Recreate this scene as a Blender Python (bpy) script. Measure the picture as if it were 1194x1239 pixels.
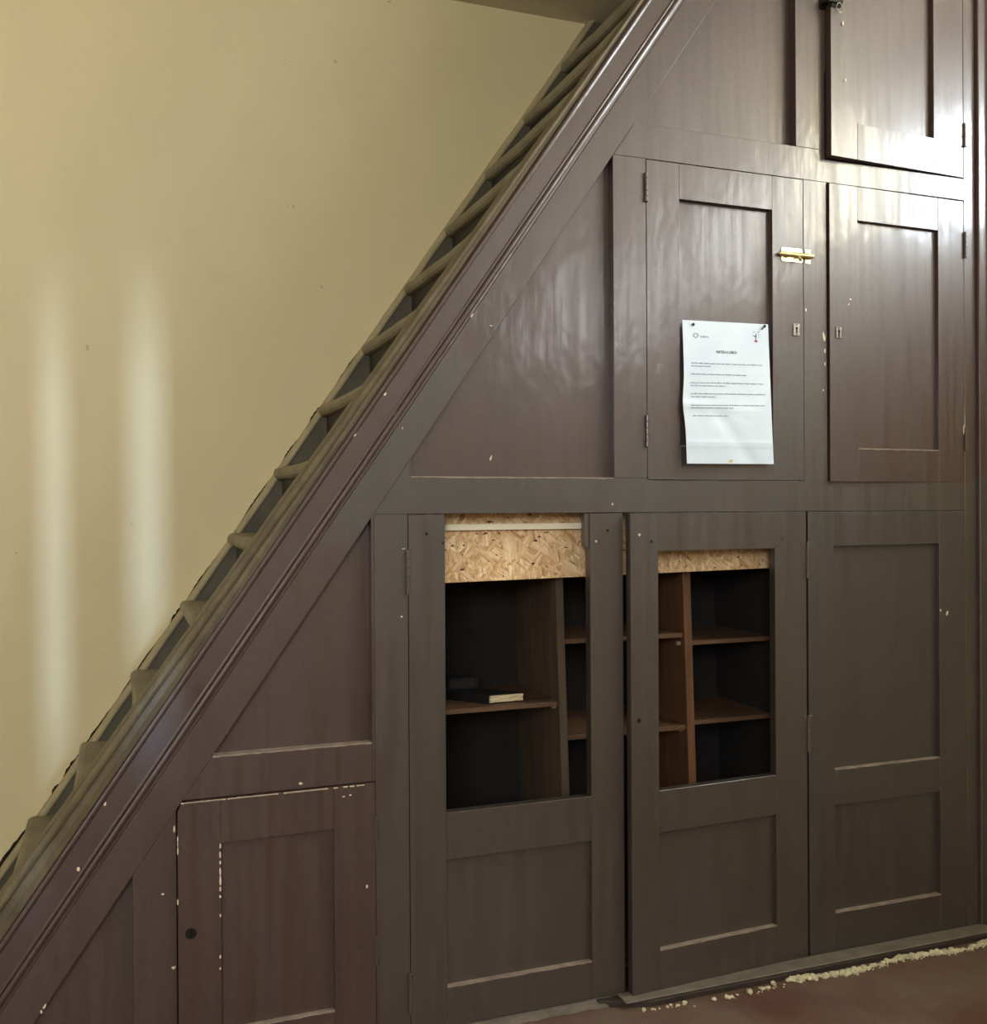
import bpy, bmesh, math, random
from mathutils import Vector, Matrix
random.seed(7)
for o in list(bpy.data.objects): bpy.data.objects.remove(o)
sc = bpy.context.scene
COL = sc.collection

# ------------------------------------------------------------------ camera
IW, IH, FPX = 1194, 1239, 1200.0
YAW, PITCH, ROLL = [math.radians(a) for a in (20.1276, -.0974, -.3266)]
CAM = Vector((0, -1.773, .98))
fw = Vector((math.sin(YAW)*math.cos(PITCH), math.cos(YAW)*math.cos(PITCH), math.sin(PITCH)))
r0 = Vector((math.cos(YAW), -math.sin(YAW), 0)); u0 = r0.cross(fw)
rt = r0*math.cos(ROLL) + u0*math.sin(ROLL); up = -r0*math.sin(ROLL) + u0*math.cos(ROLL)
cd = bpy.data.cameras.new('camera'); cam = bpy.data.objects.new('camera', cd); COL.objects.link(cam)
cd.sensor_fit = 'HORIZONTAL'; cd.sensor_width = 36; cd.lens = FPX/IW*36
cd.clip_start = .02
cam.matrix_world = Matrix(((rt.x, up.x, -fw.x, CAM.x), (rt.y, up.y, -fw.y, CAM.y), (rt.z, up.z, -fw.z, CAM.z), (0, 0, 0, 1)))
sc.camera = cam
def at(px, py, Y=0.0):
    d = rt*(px-IW/2) - up*(py-IH/2) + fw*FPX
    return CAM + d*((Y-CAM.y)/d.y)

# ------------------------------------------------------------------ light
w = bpy.data.worlds.new('world'); sc.world = w; w.use_nodes = True
w.node_tree.nodes['Background'].inputs[0].default_value = (.75, .86, 1, 1)
w.node_tree.nodes['Background'].inputs[1].default_value = .35
def area(name, loc, target, sx, sy, power, colr, spread=180):
    l = bpy.data.lights.new(name, 'AREA'); l.shape = 'RECTANGLE'; l.size = sx; l.size_y = sy
    l.energy = power; l.color = colr; l.spread = math.radians(spread)
    o = bpy.data.objects.new(name, l); COL.objects.link(o); o.location = loc
    o.rotation_euler = (Vector(target)-Vector(loc)).to_track_quat('-Z', 'Y').to_euler()
    return o
# lamps in window openings; left, back and most right ones added as fill
WR = [(-3.5, -2.2, 1.75, 2.25), (-1.95, -1.30, 1.86, 2.28), (-1.18, -.74, 1.86, 2.33), (-.62, -.24, 1.76, 2.14)]      # right wall: last window inferred from glare, others added for veil and tint  y0 y1 z0 z1
WB = [(-.163, -.119, .61, 1.27), (-.044, .016, .76, 1.29), (-1.75, -.60, 1.35, 2.25)]   # two door slits and an added fill window behind the camera
WL = (-2.6, -1.6, 1.0, 2.1)          # added left wall window, brightens the far wall; y0 y1 z0 z1
XR, XL, YB, ZC = 2.25, -2.3, -4.0, 2.345
for b, L_, c_ in zip(WR, (13, 19, 28, 40), ((.92, .92, 1), (.90, .93, 1), (1, .95, .70), (.80, .90, 1))):      # radiance and tint of each; yellow one mimics a sunlit wall's reflection
    area('window_daylight_right', (XR+.09, (b[0]+b[1])/2, (b[2]+b[3])/2), (0, (b[0]+b[1])/2, (b[2]+b[3])/2), b[1]-b[0], b[3]-b[2], L_*math.pi*(b[1]-b[0])*(b[3]-b[2]), c_)
# sky light from far outside, entering only through the two shutter slits: throws the soft upright bars on the far wall
area('slit_daylight', (-.10, -12, 1.0), (-.10, 0, 1.0), .10, .60, 760, (.45, .66, 1))
b = WB[2]
area('window_daylight_back', ((b[0]+b[1])/2, YB-.09, (b[2]+b[3])/2), ((b[0]+b[1])/2, 0, (b[2]+b[3])/2), b[1]-b[0], b[3]-b[2], 78, (.92, .95, 1))  # added fill lamp, gives general frontal light
area('window_daylight_left', (XL-.09, (WL[0]+WL[1])/2, (WL[2]+WL[3])/2), (0, (WL[0]+WL[1])/2, (WL[2]+WL[3])/2), WL[1]-WL[0], WL[3]-WL[2], 8, (1, .97, .90))  # added fill lamp, lifts the far wall
sc.view_settings.view_transform = 'Standard'; sc.view_settings.look = 'None'
sc.view_settings.gamma = 1; sc.view_settings.use_curve_mapping = False
sc.view_settings.exposure = 0.12

# ------------------------------------------------------------------ materials
def lin(c):
    c = [v/255 for v in c]
    return tuple([(v/12.92 if v <= .04045 else ((v+.055)/1.055)**2.4) for v in c]) + (1,)
class NT:
    def __init__(s, name):
        s.m = bpy.data.materials.new(name); s.m.use_nodes = True; s.t = s.m.node_tree
        s.b = s.t.nodes['Principled BSDF']
        s.pos = s.t.nodes.new('ShaderNodeNewGeometry').outputs['Position']
    def n(s, typ, **k):
        o = s.t.nodes.new(typ)
        for a, v in k.items(): setattr(o, a, v)
        return o
    def put(s, sock, v):
        if isinstance(v, bpy.types.NodeSocket): s.t.links.new(v, sock)
        else: sock.default_value = v
    def math(s, op, a, b=0.0, c=None, clamp=False):
        o = s.n('ShaderNodeMath', operation=op, use_clamp=clamp); s.put(o.inputs[0], a); s.put(o.inputs[1], b)
        if c is not None: s.put(o.inputs[2], c)
        return o.outputs[0]
    def scale(s, v, off=(0, 0, 0), rot=(0, 0, 0)):
        o = s.n('ShaderNodeMapping'); s.put(o.inputs['Vector'], s.pos)
        if any(rot): o.vector_type = 'TEXTURE'; v = tuple(1/q for q in v)      # rotate first, then stretch
        o.inputs['Scale'].default_value = v
        o.inputs['Location'].default_value = off; o.inputs['Rotation'].default_value = rot
        return o.outputs[0]
    def noise(s, vec, sc_=5, det=4, rough=.55):
        o = s.n('ShaderNodeTexNoise'); s.put(o.inputs['Vector'], vec); o.inputs['Scale'].default_value = sc_
        o.inputs['Detail'].default_value = det; o.inputs['Roughness'].default_value = rough
        return o.outputs[0]
    def ramp(s, v, a, b, lo=0.0, hi=1.0):
        o = s.n('ShaderNodeMapRange'); o.clamp = True; s.put(o.inputs[0], v)
        for i, x in zip((1, 2, 3, 4), (a, b, lo, hi)): s.put(o.inputs[i], x)
        return o.outputs[0]
    def mix(s, f, a, b):
        o = s.n('ShaderNodeMix', data_type='RGBA'); s.put(o.inputs[0], f); s.put(o.inputs[6], a); s.put(o.inputs[7], b)
        return o.outputs[2]
    def col(s, v): s.put(s.b.inputs['Base Color'], v)
    def rough(s, v): s.put(s.b.inputs['Roughness'], v)
    def bump(s, h, strength, dist=.001, prev=None):
        o = s.n('ShaderNodeBump'); s.put(o.inputs['Height'], h); o.inputs['Strength'].default_value = strength
        o.inputs['Distance'].default_value = dist
        if prev is not None: s.put(o.inputs['Normal'], prev)
        s.put(s.b.inputs['Normal'], o.outputs[0]); return o.outputs[0]

RED = lin((58, 33, 22)); GREY = lin((59, 50, 43))
def paint(name, base, grey=None, flow='z', rough=.50, brush=.12):
    """old gloss paint, brushed; grey: None, 'zones' (patch of taupe repaint over the red)"""
    t = NT(name)
    blot = t.noise(t.pos, 3.2, 5, .6)
    fine = t.noise(t.pos, 90, 3, .6)
    def vary(c):
        d = tuple([x*.88 for x in c[:3]]) + (1,); e = tuple([x*1.14 for x in c[:3]]) + (1,)
        return t.mix(t.ramp(blot, .32, .68), d, e)
    c = vary(base)
    if grey:
        s = t.n('ShaderNodeSeparateXYZ'); t.put(s.inputs[0], t.pos)
        nz = t.math('MULTIPLY', t.math('SUBTRACT', t.noise(t.pos, 9, 4, .6), .5), .12)
        x = t.math('ADD', s.outputs[0], nz); z = t.math('ADD', s.outputs[2], nz)
        def above(v, a, soft=.006): return t.ramp(v, a-soft, a+soft)
        def below(v, a, soft=.006): return t.ramp(v, a-soft, a+soft, 1.0, 0.0)
        def box(x0, x1, z0, z1, soft=.006):
            return t.math('MULTIPLY', t.math('MULTIPLY', above(x, x0, soft), below(x, x1, soft)), t.math('MULTIPLY', above(z, z0, soft), below(z, z1, soft)))
        g = box(.415, 3, -1, 1.052, .012)
        # diagonal smear of repaint up the stair side
        dg = t.math('SUBTRACT', x, t.math('MULTIPLY', t.math('SUBTRACT', z, .289), 1/1.452))   # -.201 on the string line
        dm = t.math('MULTIPLY', above(dg, -.128, .01), t.math('MULTIPLY', above(z, .93, .03), below(z, 1.27, .02)))
        g = t.math('MAXIMUM', g, t.math('MULTIPLY', dm, below(x, .60, .02)))
        g = t.math('MAXIMUM', g, box(1.283, 1.43, .9, 1.335))
        g = t.math('MAXIMUM', g, t.math('MULTIPLY', box(.90, 1.30, .9, 1.13, .03), .8))
        c = t.mix(g, c, vary(grey))
    c = t.mix(t.ramp(fine, .3, .7, 0, .12), c, lin((96, 84, 76)))
    t.col(c)
    vs = (55, 55, 2.6) if flow == 'z' else ((2.2, 40, 55) if flow == 'x' else (20, 20, 20))
    st = t.noise(t.scale(vs), 1, 4, .6)
    t.rough(t.ramp(st, .25, .75, rough*.75, rough*1.35))
    nb = t.bump(st, brush, .0012)
    t.bump(t.noise(t.pos, 260, 2, .5), .12, .0004, nb)
    t.b.inputs['Specular IOR Level'].default_value = 1.0
    t.b.inputs['Coat Weight'].default_value = .6; t.put(t.b.inputs['Coat Roughness'], t.ramp(st, .3, .7, .10, .26))
    fs = t.noise(t.scale(tuple(v*2.2 for v in vs)), 1, 5, .65); bn = t.n('ShaderNodeBump'); t.put(bn.inputs['Height'], t.math('ADD', fs, t.math('MULTIPLY', t.noise(t.scale((1, 1, .6)), 9, 3, .6), 11)))
    bn.inputs['Strength'].default_value = .30; bn.inputs['Distance'].default_value = .0012; t.put(t.b.inputs['Coat Normal'], bn.outputs[0])

    return t.m
M = {}
M['red'] = paint('red_brown_gloss_paint', RED)
M['frame'] = paint('patched_gloss_paint', RED, GREY)
M['grey'] = paint('taupe_gloss_paint', GREY, rough=.46)
M['dark'] = paint('dark_taupe_gloss_paint', lin((54, 47, 44)), rough=.46)
M['string'] = paint('moulding_gloss_paint', RED, flow='n', rough=.46, brush=.05)

def simple(name, c, rough=.6, metal=0.0, var=.2, nsc=12, bumps=.2, bscale=60, stretch=(1, 1, 1)):
    t = NT(name); c = c if len(c) == 4 else lin(c)
    d = tuple([x*(1-var) for x in c[:3]]) + (1,); e = tuple([x*(1+var) for x in c[:3]]) + (1,)
    t.col(t.mix(t.ramp(t.noise(t.scale(stretch), nsc, 5, .6), .3, .7), d, e)); t.rough(rough)
    t.b.inputs['Metallic'].default_value = metal
    if bumps: t.bump(t.noise(t.scale(stretch), bscale, 4, .6), bumps, .002)
    return t.m
def wallmat(name, c, rough=.5):
    t = NT(name)
    a = t.noise(t.scale((1, 1, .45)), 1.6, 5, .6); b = t.noise(t.pos, 7, 5, .65)
    c0 = t.mix(t.ramp(a, .3, .7), tuple([x*.93 for x in lin(c)[:3]])+(1,), tuple([x*1.05 for x in lin(c)[:3]])+(1,))
    c0 = t.mix(t.ramp(b, .62, .8, 0, .10), c0, lin((140, 125, 90)))
    scuff = t.noise(t.pos, 34, 3, .5)
    c0 = t.mix(t.ramp(scuff, .745, .77, 0, .35), c0, lin((110, 98, 72)))
    t.col(c0); t.rough(rough)
    n1 = t.bump(t.noise(t.pos, 5, 2, .5), .10, .006)
    t.bump(t.noise(t.pos, 120, 3, .6), .15, .001, n1)
    return t.m
M['wall'] = wallmat('cream_satin_wall_paint', (224, 208, 162), .6)
M['wall2'] = wallmat('cream_room_wall_paint', (200, 188, 150), .8)
M['ceil'] = simple('ceiling_paint', (205, 196, 170), .85, var=.06, bumps=.1)
M['cap'] = simple('bare_varnished_wood', (98, 87, 62), .5, var=.35, nsc=16, bumps=.5, bscale=30, stretch=(1.4, 6, 1.0))
M['step'] = simple('worn_step_paint', (134, 125, 102), .6, var=.25, nsc=9, bumps=.3)
M['riser'] = simple('dusty_riser_paint', (48, 46, 39), .65, var=.25, nsc=9, bumps=.3)  # riser colour darkened to stand for shade under the nosings
M['wstring'] = simple('wall_string_paint', (168, 154, 116), .55, var=.15, bumps=.3)
M['wstringface'] = simple('dark_olive_string_paint', (84, 77, 58), .6, var=.25, bumps=.3)
M['crack'] = simple('dark_plaster_crack', (28, 24, 20), .9, bumps=0)
M['chip'] = simple('exposed_cream_primer', (226, 205, 178), .7, var=.15, bumps=.1)
M['edge'] = simple('worn_ledge_edge', (146, 130, 116), .55, var=.3, nsc=40, bumps=.3)  # pale tone stands for wear and for light on upward faces
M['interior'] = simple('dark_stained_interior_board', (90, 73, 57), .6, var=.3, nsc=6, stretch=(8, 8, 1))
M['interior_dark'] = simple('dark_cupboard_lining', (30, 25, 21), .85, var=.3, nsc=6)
M['shelf'] = simple('mahogany_shelf_board', (98, 72, 52), .5, var=.3, nsc=7, stretch=(1, 8, 8))
M['divedge'] = simple('divider_wood', (104, 72, 48), .5, var=.3, nsc=7, stretch=(12, 12, 1))
M['pine'] = simple('pale_pine_batten', (252, 242, 212), .55, var=.05, nsc=6, stretch=(1, 8, 8))
M['cover'] = simple('black_book_cover', (14, 13, 13), .6, var=.2)
M['pages'] = simple('cream_page_block', (214, 196, 156), .8, var=.12, nsc=30, stretch=(1, 1, 14), bumps=.6, bscale=60)
M['brass'] = simple('polished_brass', (236, 220, 170), .32, 1.0, var=.06, bumps=.05)
M['iron'] = simple('dark_iron', (52, 48, 44), .4, .8, var=.3, nsc=60)
M['plate'] = simple('painted_metal_plate', (150, 146, 138), .35, .6, var=.35, nsc=140)
M['hole'] = simple('dark_keyhole_void', (6, 6, 6), .9, bumps=0)
M['peg'] = simple('pale_shelf_peg', (150, 138, 124), .4)
M['rubble'] = simple('crumbling_plaster', (205, 196, 162), .9, var=.25, nsc=60, bumps=.8, bscale=150)
M['strip'] = simple('dusty_plinth_top', (112, 103, 90), .75, var=.3, nsc=22, bumps=.5, bscale=90)  # pale tone stands for light falling on the upward face
M['plinth'] = simple('dark_plinth_paint', (52, 42, 36), .7, var=.35, nsc=30, bumps=.5)
M['ink'] = simple('grey_print_ink', (122, 130, 138), .8, bumps=0, var=.1)
M['inkdark'] = simple('dark_print_ink', (80, 88, 95), .8, bumps=0, var=.1)
M['inkred'] = simple('red_print_ink', (178, 92, 112), .8, bumps=0, var=.1)
M['tape'] = simple('yellowed_glue_mark', (206, 190, 130), .4, bumps=0)
M['winframe'] = simple('white_window_paint', (214, 212, 204), .4, var=.05)
# paper
t = NT('white_office_paper'); t.col(t.mix(t.ramp(t.noise(t.pos, 14, 3, .5), .3, .7), lin((218, 232, 246)), lin((228, 240, 252)))); t.rough(.6)
M['paper'] = t.m
# oriented strand board
t = NT('oriented_strand_board')
def flakes(ry, scale, off):
    v = t.n('ShaderNodeTexVoronoi'); v.inputs['Scale'].default_value = 1
    t.put(v.inputs['Vector'], t.scale((scale*.30, scale*.3, scale*1.3), off, (0, ry, 0))); v.inputs['Randomness'].default_value = 1
    s = t.n('ShaderNodeSeparateXYZ'); t.put(s.inputs[0], v.outputs['Color']); return s.outputs[0], s.outputs[1], v.outputs['Distance']
cr = t.n('ShaderNodeValToRGB'); el = cr.color_ramp.elements
el[0].position = 0; el[0].color = lin((140, 94, 60)); el[1].position = .92; el[1].color = lin((255, 236, 196))
e = el.new(.26); e.color = lin((206, 164, 114)); e = el.new(.55); e.color = lin((232, 198, 150))
a1, b1, d1 = flakes(.6, 100, (0, 0, 0)); a2, b2, d2 = flakes(-.9, 90, (3, 1, 2)); a3, b3, d3 = flakes(1.5, 100, (5, 4, 1))
sel = t.noise(t.pos, 38, 2, .5)
g1 = t.math('GREATER_THAN', sel, .5); g2 = t.math('GREATER_THAN', b1, .62)
v = t.mix(g1, a1, a2); v = t.mix(g2, v, a3)
fb = [t.noise(t.scale((26, 26, 260), off, (0, ry, 0)), 1, 3, .6) for ry, off in ((.6, (0, 0, 0)), (-.9, (3, 1, 2)), (1.5, (5, 4, 1)))]
fib = t.mix(g1, fb[0], fb[1]); fib = t.mix(g2, fib, fb[2])
t.put(cr.inputs[0], t.math('ADD', t.math('MULTIPLY', v, .42), t.math('MULTIPLY', t.ramp(fib, .3, .7), .58)))
c = t.mix(t.ramp(t.noise(t.pos, 7, 3, .5), .45, .7, 0, .35), cr.outputs[0], lin((176, 128, 82)))
speck = t.noise(t.scale((70, 60, 130), (2, 0, 1)), 1, 2, .4)
c = t.mix(t.ramp(speck, .70, .71), c, lin((70, 44, 34)))
t.col(c); t.rough(.7); t.bump(v, .4, .001); M['osb'] = t.m
# floor
t = NT('worn_red_concrete_floor')
c = t.mix(t.ramp(t.noise(t.pos, 4, 6, .65), .35, .68), lin((96, 62, 50)), lin((120, 102, 88)))
c = t.mix(t.ramp(t.noise(t.scale((6, 22, 6), (0, 0, 0), (0, 0, .5)), 2, 6, .7), .6, .75, 0, .5), c, lin((140, 122, 104)))
t.col(c); t.rough(.55); t.bump(t.noise(t.pos, 30, 6, .7), .4, .004); M['floor'] = t.m

# ------------------------------------------------------------------ helpers
ORG = {}
def obj(name, bm, m, parent=None, bevel=0, smooth=False, label=None, kind=None, seg=1):
    me = bpy.data.meshes.new(name)
    bmesh.ops.recalc_face_normals(bm, faces=bm.faces[:])
    vs = [v.co for v in bm.verts]
    lo = Vector([min(v[i] for v in vs) for i in range(3)]); hi = Vector([max(v[i] for v in vs) for i in range(3)])
    org = Vector(((lo.x+hi.x)/2, (lo.y+hi.y)/2, lo.z))
    for v in bm.verts: v.co -= org
    bm.to_mesh(me); bm.free()
    mats = m if isinstance(m, (list, tuple)) else [m]
    for k in mats: me.materials.append(M[k])
    if smooth:
        for p in me.polygons: p.use_smooth = True
    o = bpy.data.objects.new(name, me); COL.objects.link(o)
    po = Vector((0, 0, 0))
    if parent: o.parent = parent; po = ORG[parent.name]
    o.location = org-po; ORG[o.name] = org
    if bevel:
        b = o.modifiers.new('bevel', 'BEVEL'); b.width = bevel; b.segments = seg; b.limit_method = 'ANGLE'; b.angle_limit = math.radians(40)
    if label: o['label'] = label
    if kind: o['kind'] = kind
    return o
def thing(name, label, cat, loc, group=None):
    o = bpy.data.objects.new(name, None); COL.objects.link(o); o.location = loc; ORG[o.name] = Vector(loc); o.empty_display_size = .05
    o['label'] = label; o['category'] = cat
    if group: o['group'] = group
    return o
def tag(o, label, cat, group=None):
    o['label'] = label; o['category'] = cat
    if group: o['group'] = group
    return o
def struct(name, bm, m, bevel=0):
    o = obj(name, bm, m, None, bevel); o['kind'] = 'structure'; return o
def box(bm, x0, x1, y0, y1, z0, z1, mi=0, f=None):
    cs = [(x, y, z) for x in (x0, x1) for y in (y0, y1) for z in (z0, z1)]
    if f: cs = [f(Vector(c)) for c in cs]
    v = [bm.verts.new(c) for c in cs]
    for q in ((0, 1, 3, 2), (4, 6, 7, 5), (0, 4, 5, 1), (2, 3, 7, 6), (0, 2, 6, 4), (1, 5, 7, 3)):
        fc = bm.faces.new([v[i] for i in q]); fc.material_index = mi
    return v
def prism(bm, pts, y0, y1, f=None):
    """pts: (x, z) outline extruded from y0 to y1"""
    a = [Vector((p[0], y0, p[1])) for p in pts]; b = [Vector((p[0], y1, p[1])) for p in pts]
    if f: a = [f(p) for p in a]; b = [f(p) for p in b]
    a = [bm.verts.new(p) for p in a]; b = [bm.verts.new(p) for p in b]
    bm.faces.new(a); bm.faces.new(b[::-1]); n = len(a)
    for i in range(n): bm.faces.new((a[i], b[i], b[(i+1) % n], a[(i+1) % n]))
def cyl(bm, c, axis, r, L, n=16, r2=None, f=None):
    """cylinder starting at c along axis"""
    axis = Vector(axis).normalized(); t1 = axis.orthogonal().normalized(); t2 = axis.cross(t1); r2 = r if r2 is None else r2
    c = Vector(c); A = []; B = []
    for i in range(n):
        a = 2*math.pi*i/n; d = t1*math.cos(a)+t2*math.sin(a)
        p, q = c+d*r, c+axis*L+d*r2
        if f: p, q = f(p), f(q)
        A.append(bm.verts.new(p)); B.append(bm.verts.new(q))
    bm.faces.new(A[::-1]); bm.faces.new(B)
    for i in range(n): bm.faces.new((A[i], A[(i+1) % n], B[(i+1) % n], B[i]))
def loft(bm, rings, closed=True, caps=True):
    R = [[bm.verts.new(p) for p in r] for r in rings]; n = len(R[0])
    for a, b in zip(R, R[1:]):
        for i in range(n if closed else n-1):
            j = (i+1) % n; bm.faces.new((a[i], a[j], b[j], b[i]))
    if caps and closed: bm.faces.new(R[0][::-1]); bm.faces.new(R[-1])
def tube(bm, pts, r, n=8, closed=False):
    rings = []
    for i, p in enumerate(pts):
        p = Vector(p); a = Vector(pts[i-1] if (i or closed) else pts[0]); b = Vector(pts[(i+1) % len(pts)] if (i < len(pts)-1 or closed) else pts[-1])
        d = (b-a).normalized(); t1 = d.cross(Vector((0, 1, .01))).normalized(); t2 = d.cross(t1)
        rings.append([p+t1*(r*math.cos(2*math.pi*k/n))+t2*(r*math.sin(2*math.pi*k/n)) for k in range(n)])
    if closed: rings.append(rings[0]); loft(bm, rings, True, False); bmesh.ops.remove_doubles(bm, verts=bm.verts[:], dist=1e-6)
    else: loft(bm, rings)

# string line in the panelling plane: x on the painted stair-side edge at height z
SL = 1.452
def sx(z, n=0.0): return -.201 + (z-.289)/SL + n      # n: horizontal offset to the right
def sz(x, n=0.0): return .289 + (x-n+.201)*SL
TX, TZ = .567, .8236                                    # unit along the slope
NX, NZ = TZ, -TX                                        # unit across it (down right)

# ------------------------------------------------------------------ the room
def wall_with_holes(name, axis, pos, th, a0, a1, z0, z1, holes, m):
    """axis 'x': wall in plane x=pos; 'y': plane y=pos. holes (a0,a1,z0,z1) sorted"""
    bm = bmesh.new()
    def B(p0, p1, q0, q1):
        if p1-p0 < 1e-6 or q1-q0 < 1e-6: return
        if axis == 'x': box(bm, pos, pos+th, p0, p1, q0, q1)
        else: box(bm, p0, p1, pos, pos+th, q0, q1)
    cur = a0
    for h in holes:
        B(cur, h[0], z0, z1); B(h[0], h[1], z0, h[2]); B(h[0], h[1], h[3], z1); cur = h[1]
    B(cur, a1, z0, z1)
    return struct(name, bm, m)
YF = .755
bm = bmesh.new(); box(bm, XL-.2, XR+.2, YB-.2, YF+.1, -.1, 0); struct('floor', bm, 'floor')
bm = bmesh.new(); box(bm, XL-.1, XR+1.0, YF, YF+.1, 0, 3.3); struct('wall_far', bm, 'wall')
wall_with_holes('wall_right', 'x', XR, .1, YB, .10, 0, ZC, WR, 'wall2')
wall_with_holes('wall_left', 'x', XL-.1, .1, YB, YF, 0, ZC, [(WL[0], WL[1], WL[2], WL[3])], 'wall2')
wall_with_holes('wall_back', 'y', YB-.1, .1, XL-.1, XR+.1, 0, ZC, sorted(WB), 'wall2')
bm = bmesh.new(); HX = 1.262
box(bm, XL-.1, XR+.1, YB-.1, 0.03, ZC, ZC+.12); box(bm, XL-.1, HX, .03, YF, ZC, ZC+.12); struct('ceiling', bm, 'ceil')
bm = bmesh.new(); box(bm, XR+.9, XR+1.0, .03, YF, ZC, 3.3); struct('wall_landing_right', bm, 'wall2')
bm = bmesh.new(); box(bm, HX-.1, HX, .03, YF, ZC+.12, 3.3); struct('wall_landing_left', bm, 'wall2')
bm = bmesh.new(); box(bm, HX-.1, XR+1.0, -.07, .03, ZC+.12, 3.3); struct('wall_landing_front', bm, 'wall2')
bm = bmesh.new(); box(bm, HX-.1, XR+1.0, -.07, YF+.1, 3.3, 3.4); struct('ceiling_landing', bm, 'ceil')
# wall between the architrave and the right wall
bm = bmesh.new(); box(bm, 1.965, XR, 0, .10, 0, ZC); struct('wall_front_right', bm, 'wall2')
# windows
def window(name, axis, pos, a0, a1, z0, z1, nv, nh, t_=.03):
    bm = bmesh.new(); d0, d1 = pos
    def B(p0, p1, q0, q1):
        if axis == 'x': box(bm, d0, d1, p0, p1, q0, q1)
        else: box(bm, p0, p1, d0, d1, q0, q1)
    B(a0, a0+t_, z0, z1); B(a1-t_, a1, z0, z1); B(a0+t_, a1-t_, z0, z0+t_); B(a0+t_, a1-t_, z1-t_, z1)
    for i in range(nv): c_ = a0+(a1-a0)*(i+1)/(nv+1); B(c_-.012, c_+.012, z0+t_, z1-t_)
    for i in range(nh): c_ = z0+(z1-z0)*(i+1)/(nh+1); B(a0+t_, a1-t_, c_-.012, c_+.012)
    struct(name, bm, 'winframe')
for k, b in enumerate(WR): window('window_%d' % (5+k), 'x', (XR+.03, XR+.07), *b, (3, 1, 0, 0)[k], 0)  # all but the last are frames for added lamps
window('window_2', 'y', (YB-.07, YB-.03), *WB[0], 0, 0, .006)
window('window_3', 'y', (YB-.07, YB-.03), *WB[1], 0, 0, .006)
window('window_1', 'y', (YB-.07, YB-.03), *WB[2], 1, 1)  # added window, out of view, around the frontal fill
window('window_4', 'x', (XL-.07, XL-.03), WL[0], WL[1], WL[2], WL[3], 1, 1)  # added window, out of view, around the left fill

# architrave at the right end of the panelling: beaded vertical mouldings
bm = bmesh.new()
prof = [(1.842, .03), (1.842, -.007), (1.8428, -.0095), (1.845, -.0105), (1.8478, -.0095), (1.849, -.0075), (1.866, -.0075), (1.868, -.0105), (1.872, -.0155), (1.880, -.0175), (1.888, -.0155), (1.892, -.011), (1.965, -.011), (1.965, .03)]
loft(bm, [[Vector((x, y, z)) for x, y in prof] for z in (0.0, ZC)])
o = struct('trim_1', bm, 'frame', .0008)

# ------------------------------------------------------------------ staircase
RUN, RISE, NX0, NZ0, FY = .1123, .1612, -.226, .283, .70     # nosing positions measured at the wall end
stair = thing('staircase', 'steep closed staircase with worn tan treads climbing beside the cream wall', 'staircase', (-.35, .36, 0))
for i in range(-2, 14):
    x, z = NX0+i*RUN, NZ0+i*RISE
    if z > ZC-.02 and x < HX: x = max(x, HX+.002)
    x1 = x+RUN+.022
    bm = bmesh.new(); th = .030
    y0, y1 = .036, .733
    ny = 15; rings = []
    for k in range(ny):
        y = y0+(y1-y0)*k/(ny-1)
        sag = -.0035*math.sin(math.pi*k/(ny-1)) + random.uniform(-.0012, .0012)
        wear = .006*math.sin(math.pi*k/(ny-1))
        pr = [(x1, z)]
        for a in range(7):
            an = math.pi/2 + math.pi*a/6
            pr.append((x+.014+wear*.6 + .015*math.cos(an)*.93, z-.015+sag + .015*math.sin(an)))
        pr.append((x1, z-th))
        rings.append([Vector((px, y, pz)) for px, pz in pr])
    loft(bm, rings)
    tr = obj('tread', bm, 'step', stair, smooth=False)
    bm = bmesh.new(); box(bm, x+.022, x+.034, y0, y1, z-RISE, z-th)
    obj('riser', bm, 'riser', stair)
# wall string : slim skirting following the slope on the far wall
def wz(x): return .290+(x+.197)*1.458+.003
bm = bmesh.new(); xa, xb = -.55, HX-.005
n = 60; rings = []
for k in range(n+1):
    x = xa+(xb-xa)*k/n; j = random.uniform(-.0018, .0018)
    zt = wz(x)+j
    rings.append([Vector((x, y_, zt+dz)) for y_, dz in ((.7300, -.026), (.7285, -.018), (.7290, -.009), (.733, -.003), (.740, 0), (.7549, 0), (.7549, -.026))])
loft(bm, rings); obj('wall_string_cap', bm, 'wstring', stair, label='pale worn top edge of the wall string')
bm = bmesh.new(); prism(bm, [(xa, wz(xa)-.0265), (xb, wz(xb)-.0265), (xb, wz(xb)-.30), (xa, wz(xa)-.30)], .7345, .7549); obj('wall_string', bm, 'wstringface', stair)
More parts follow.
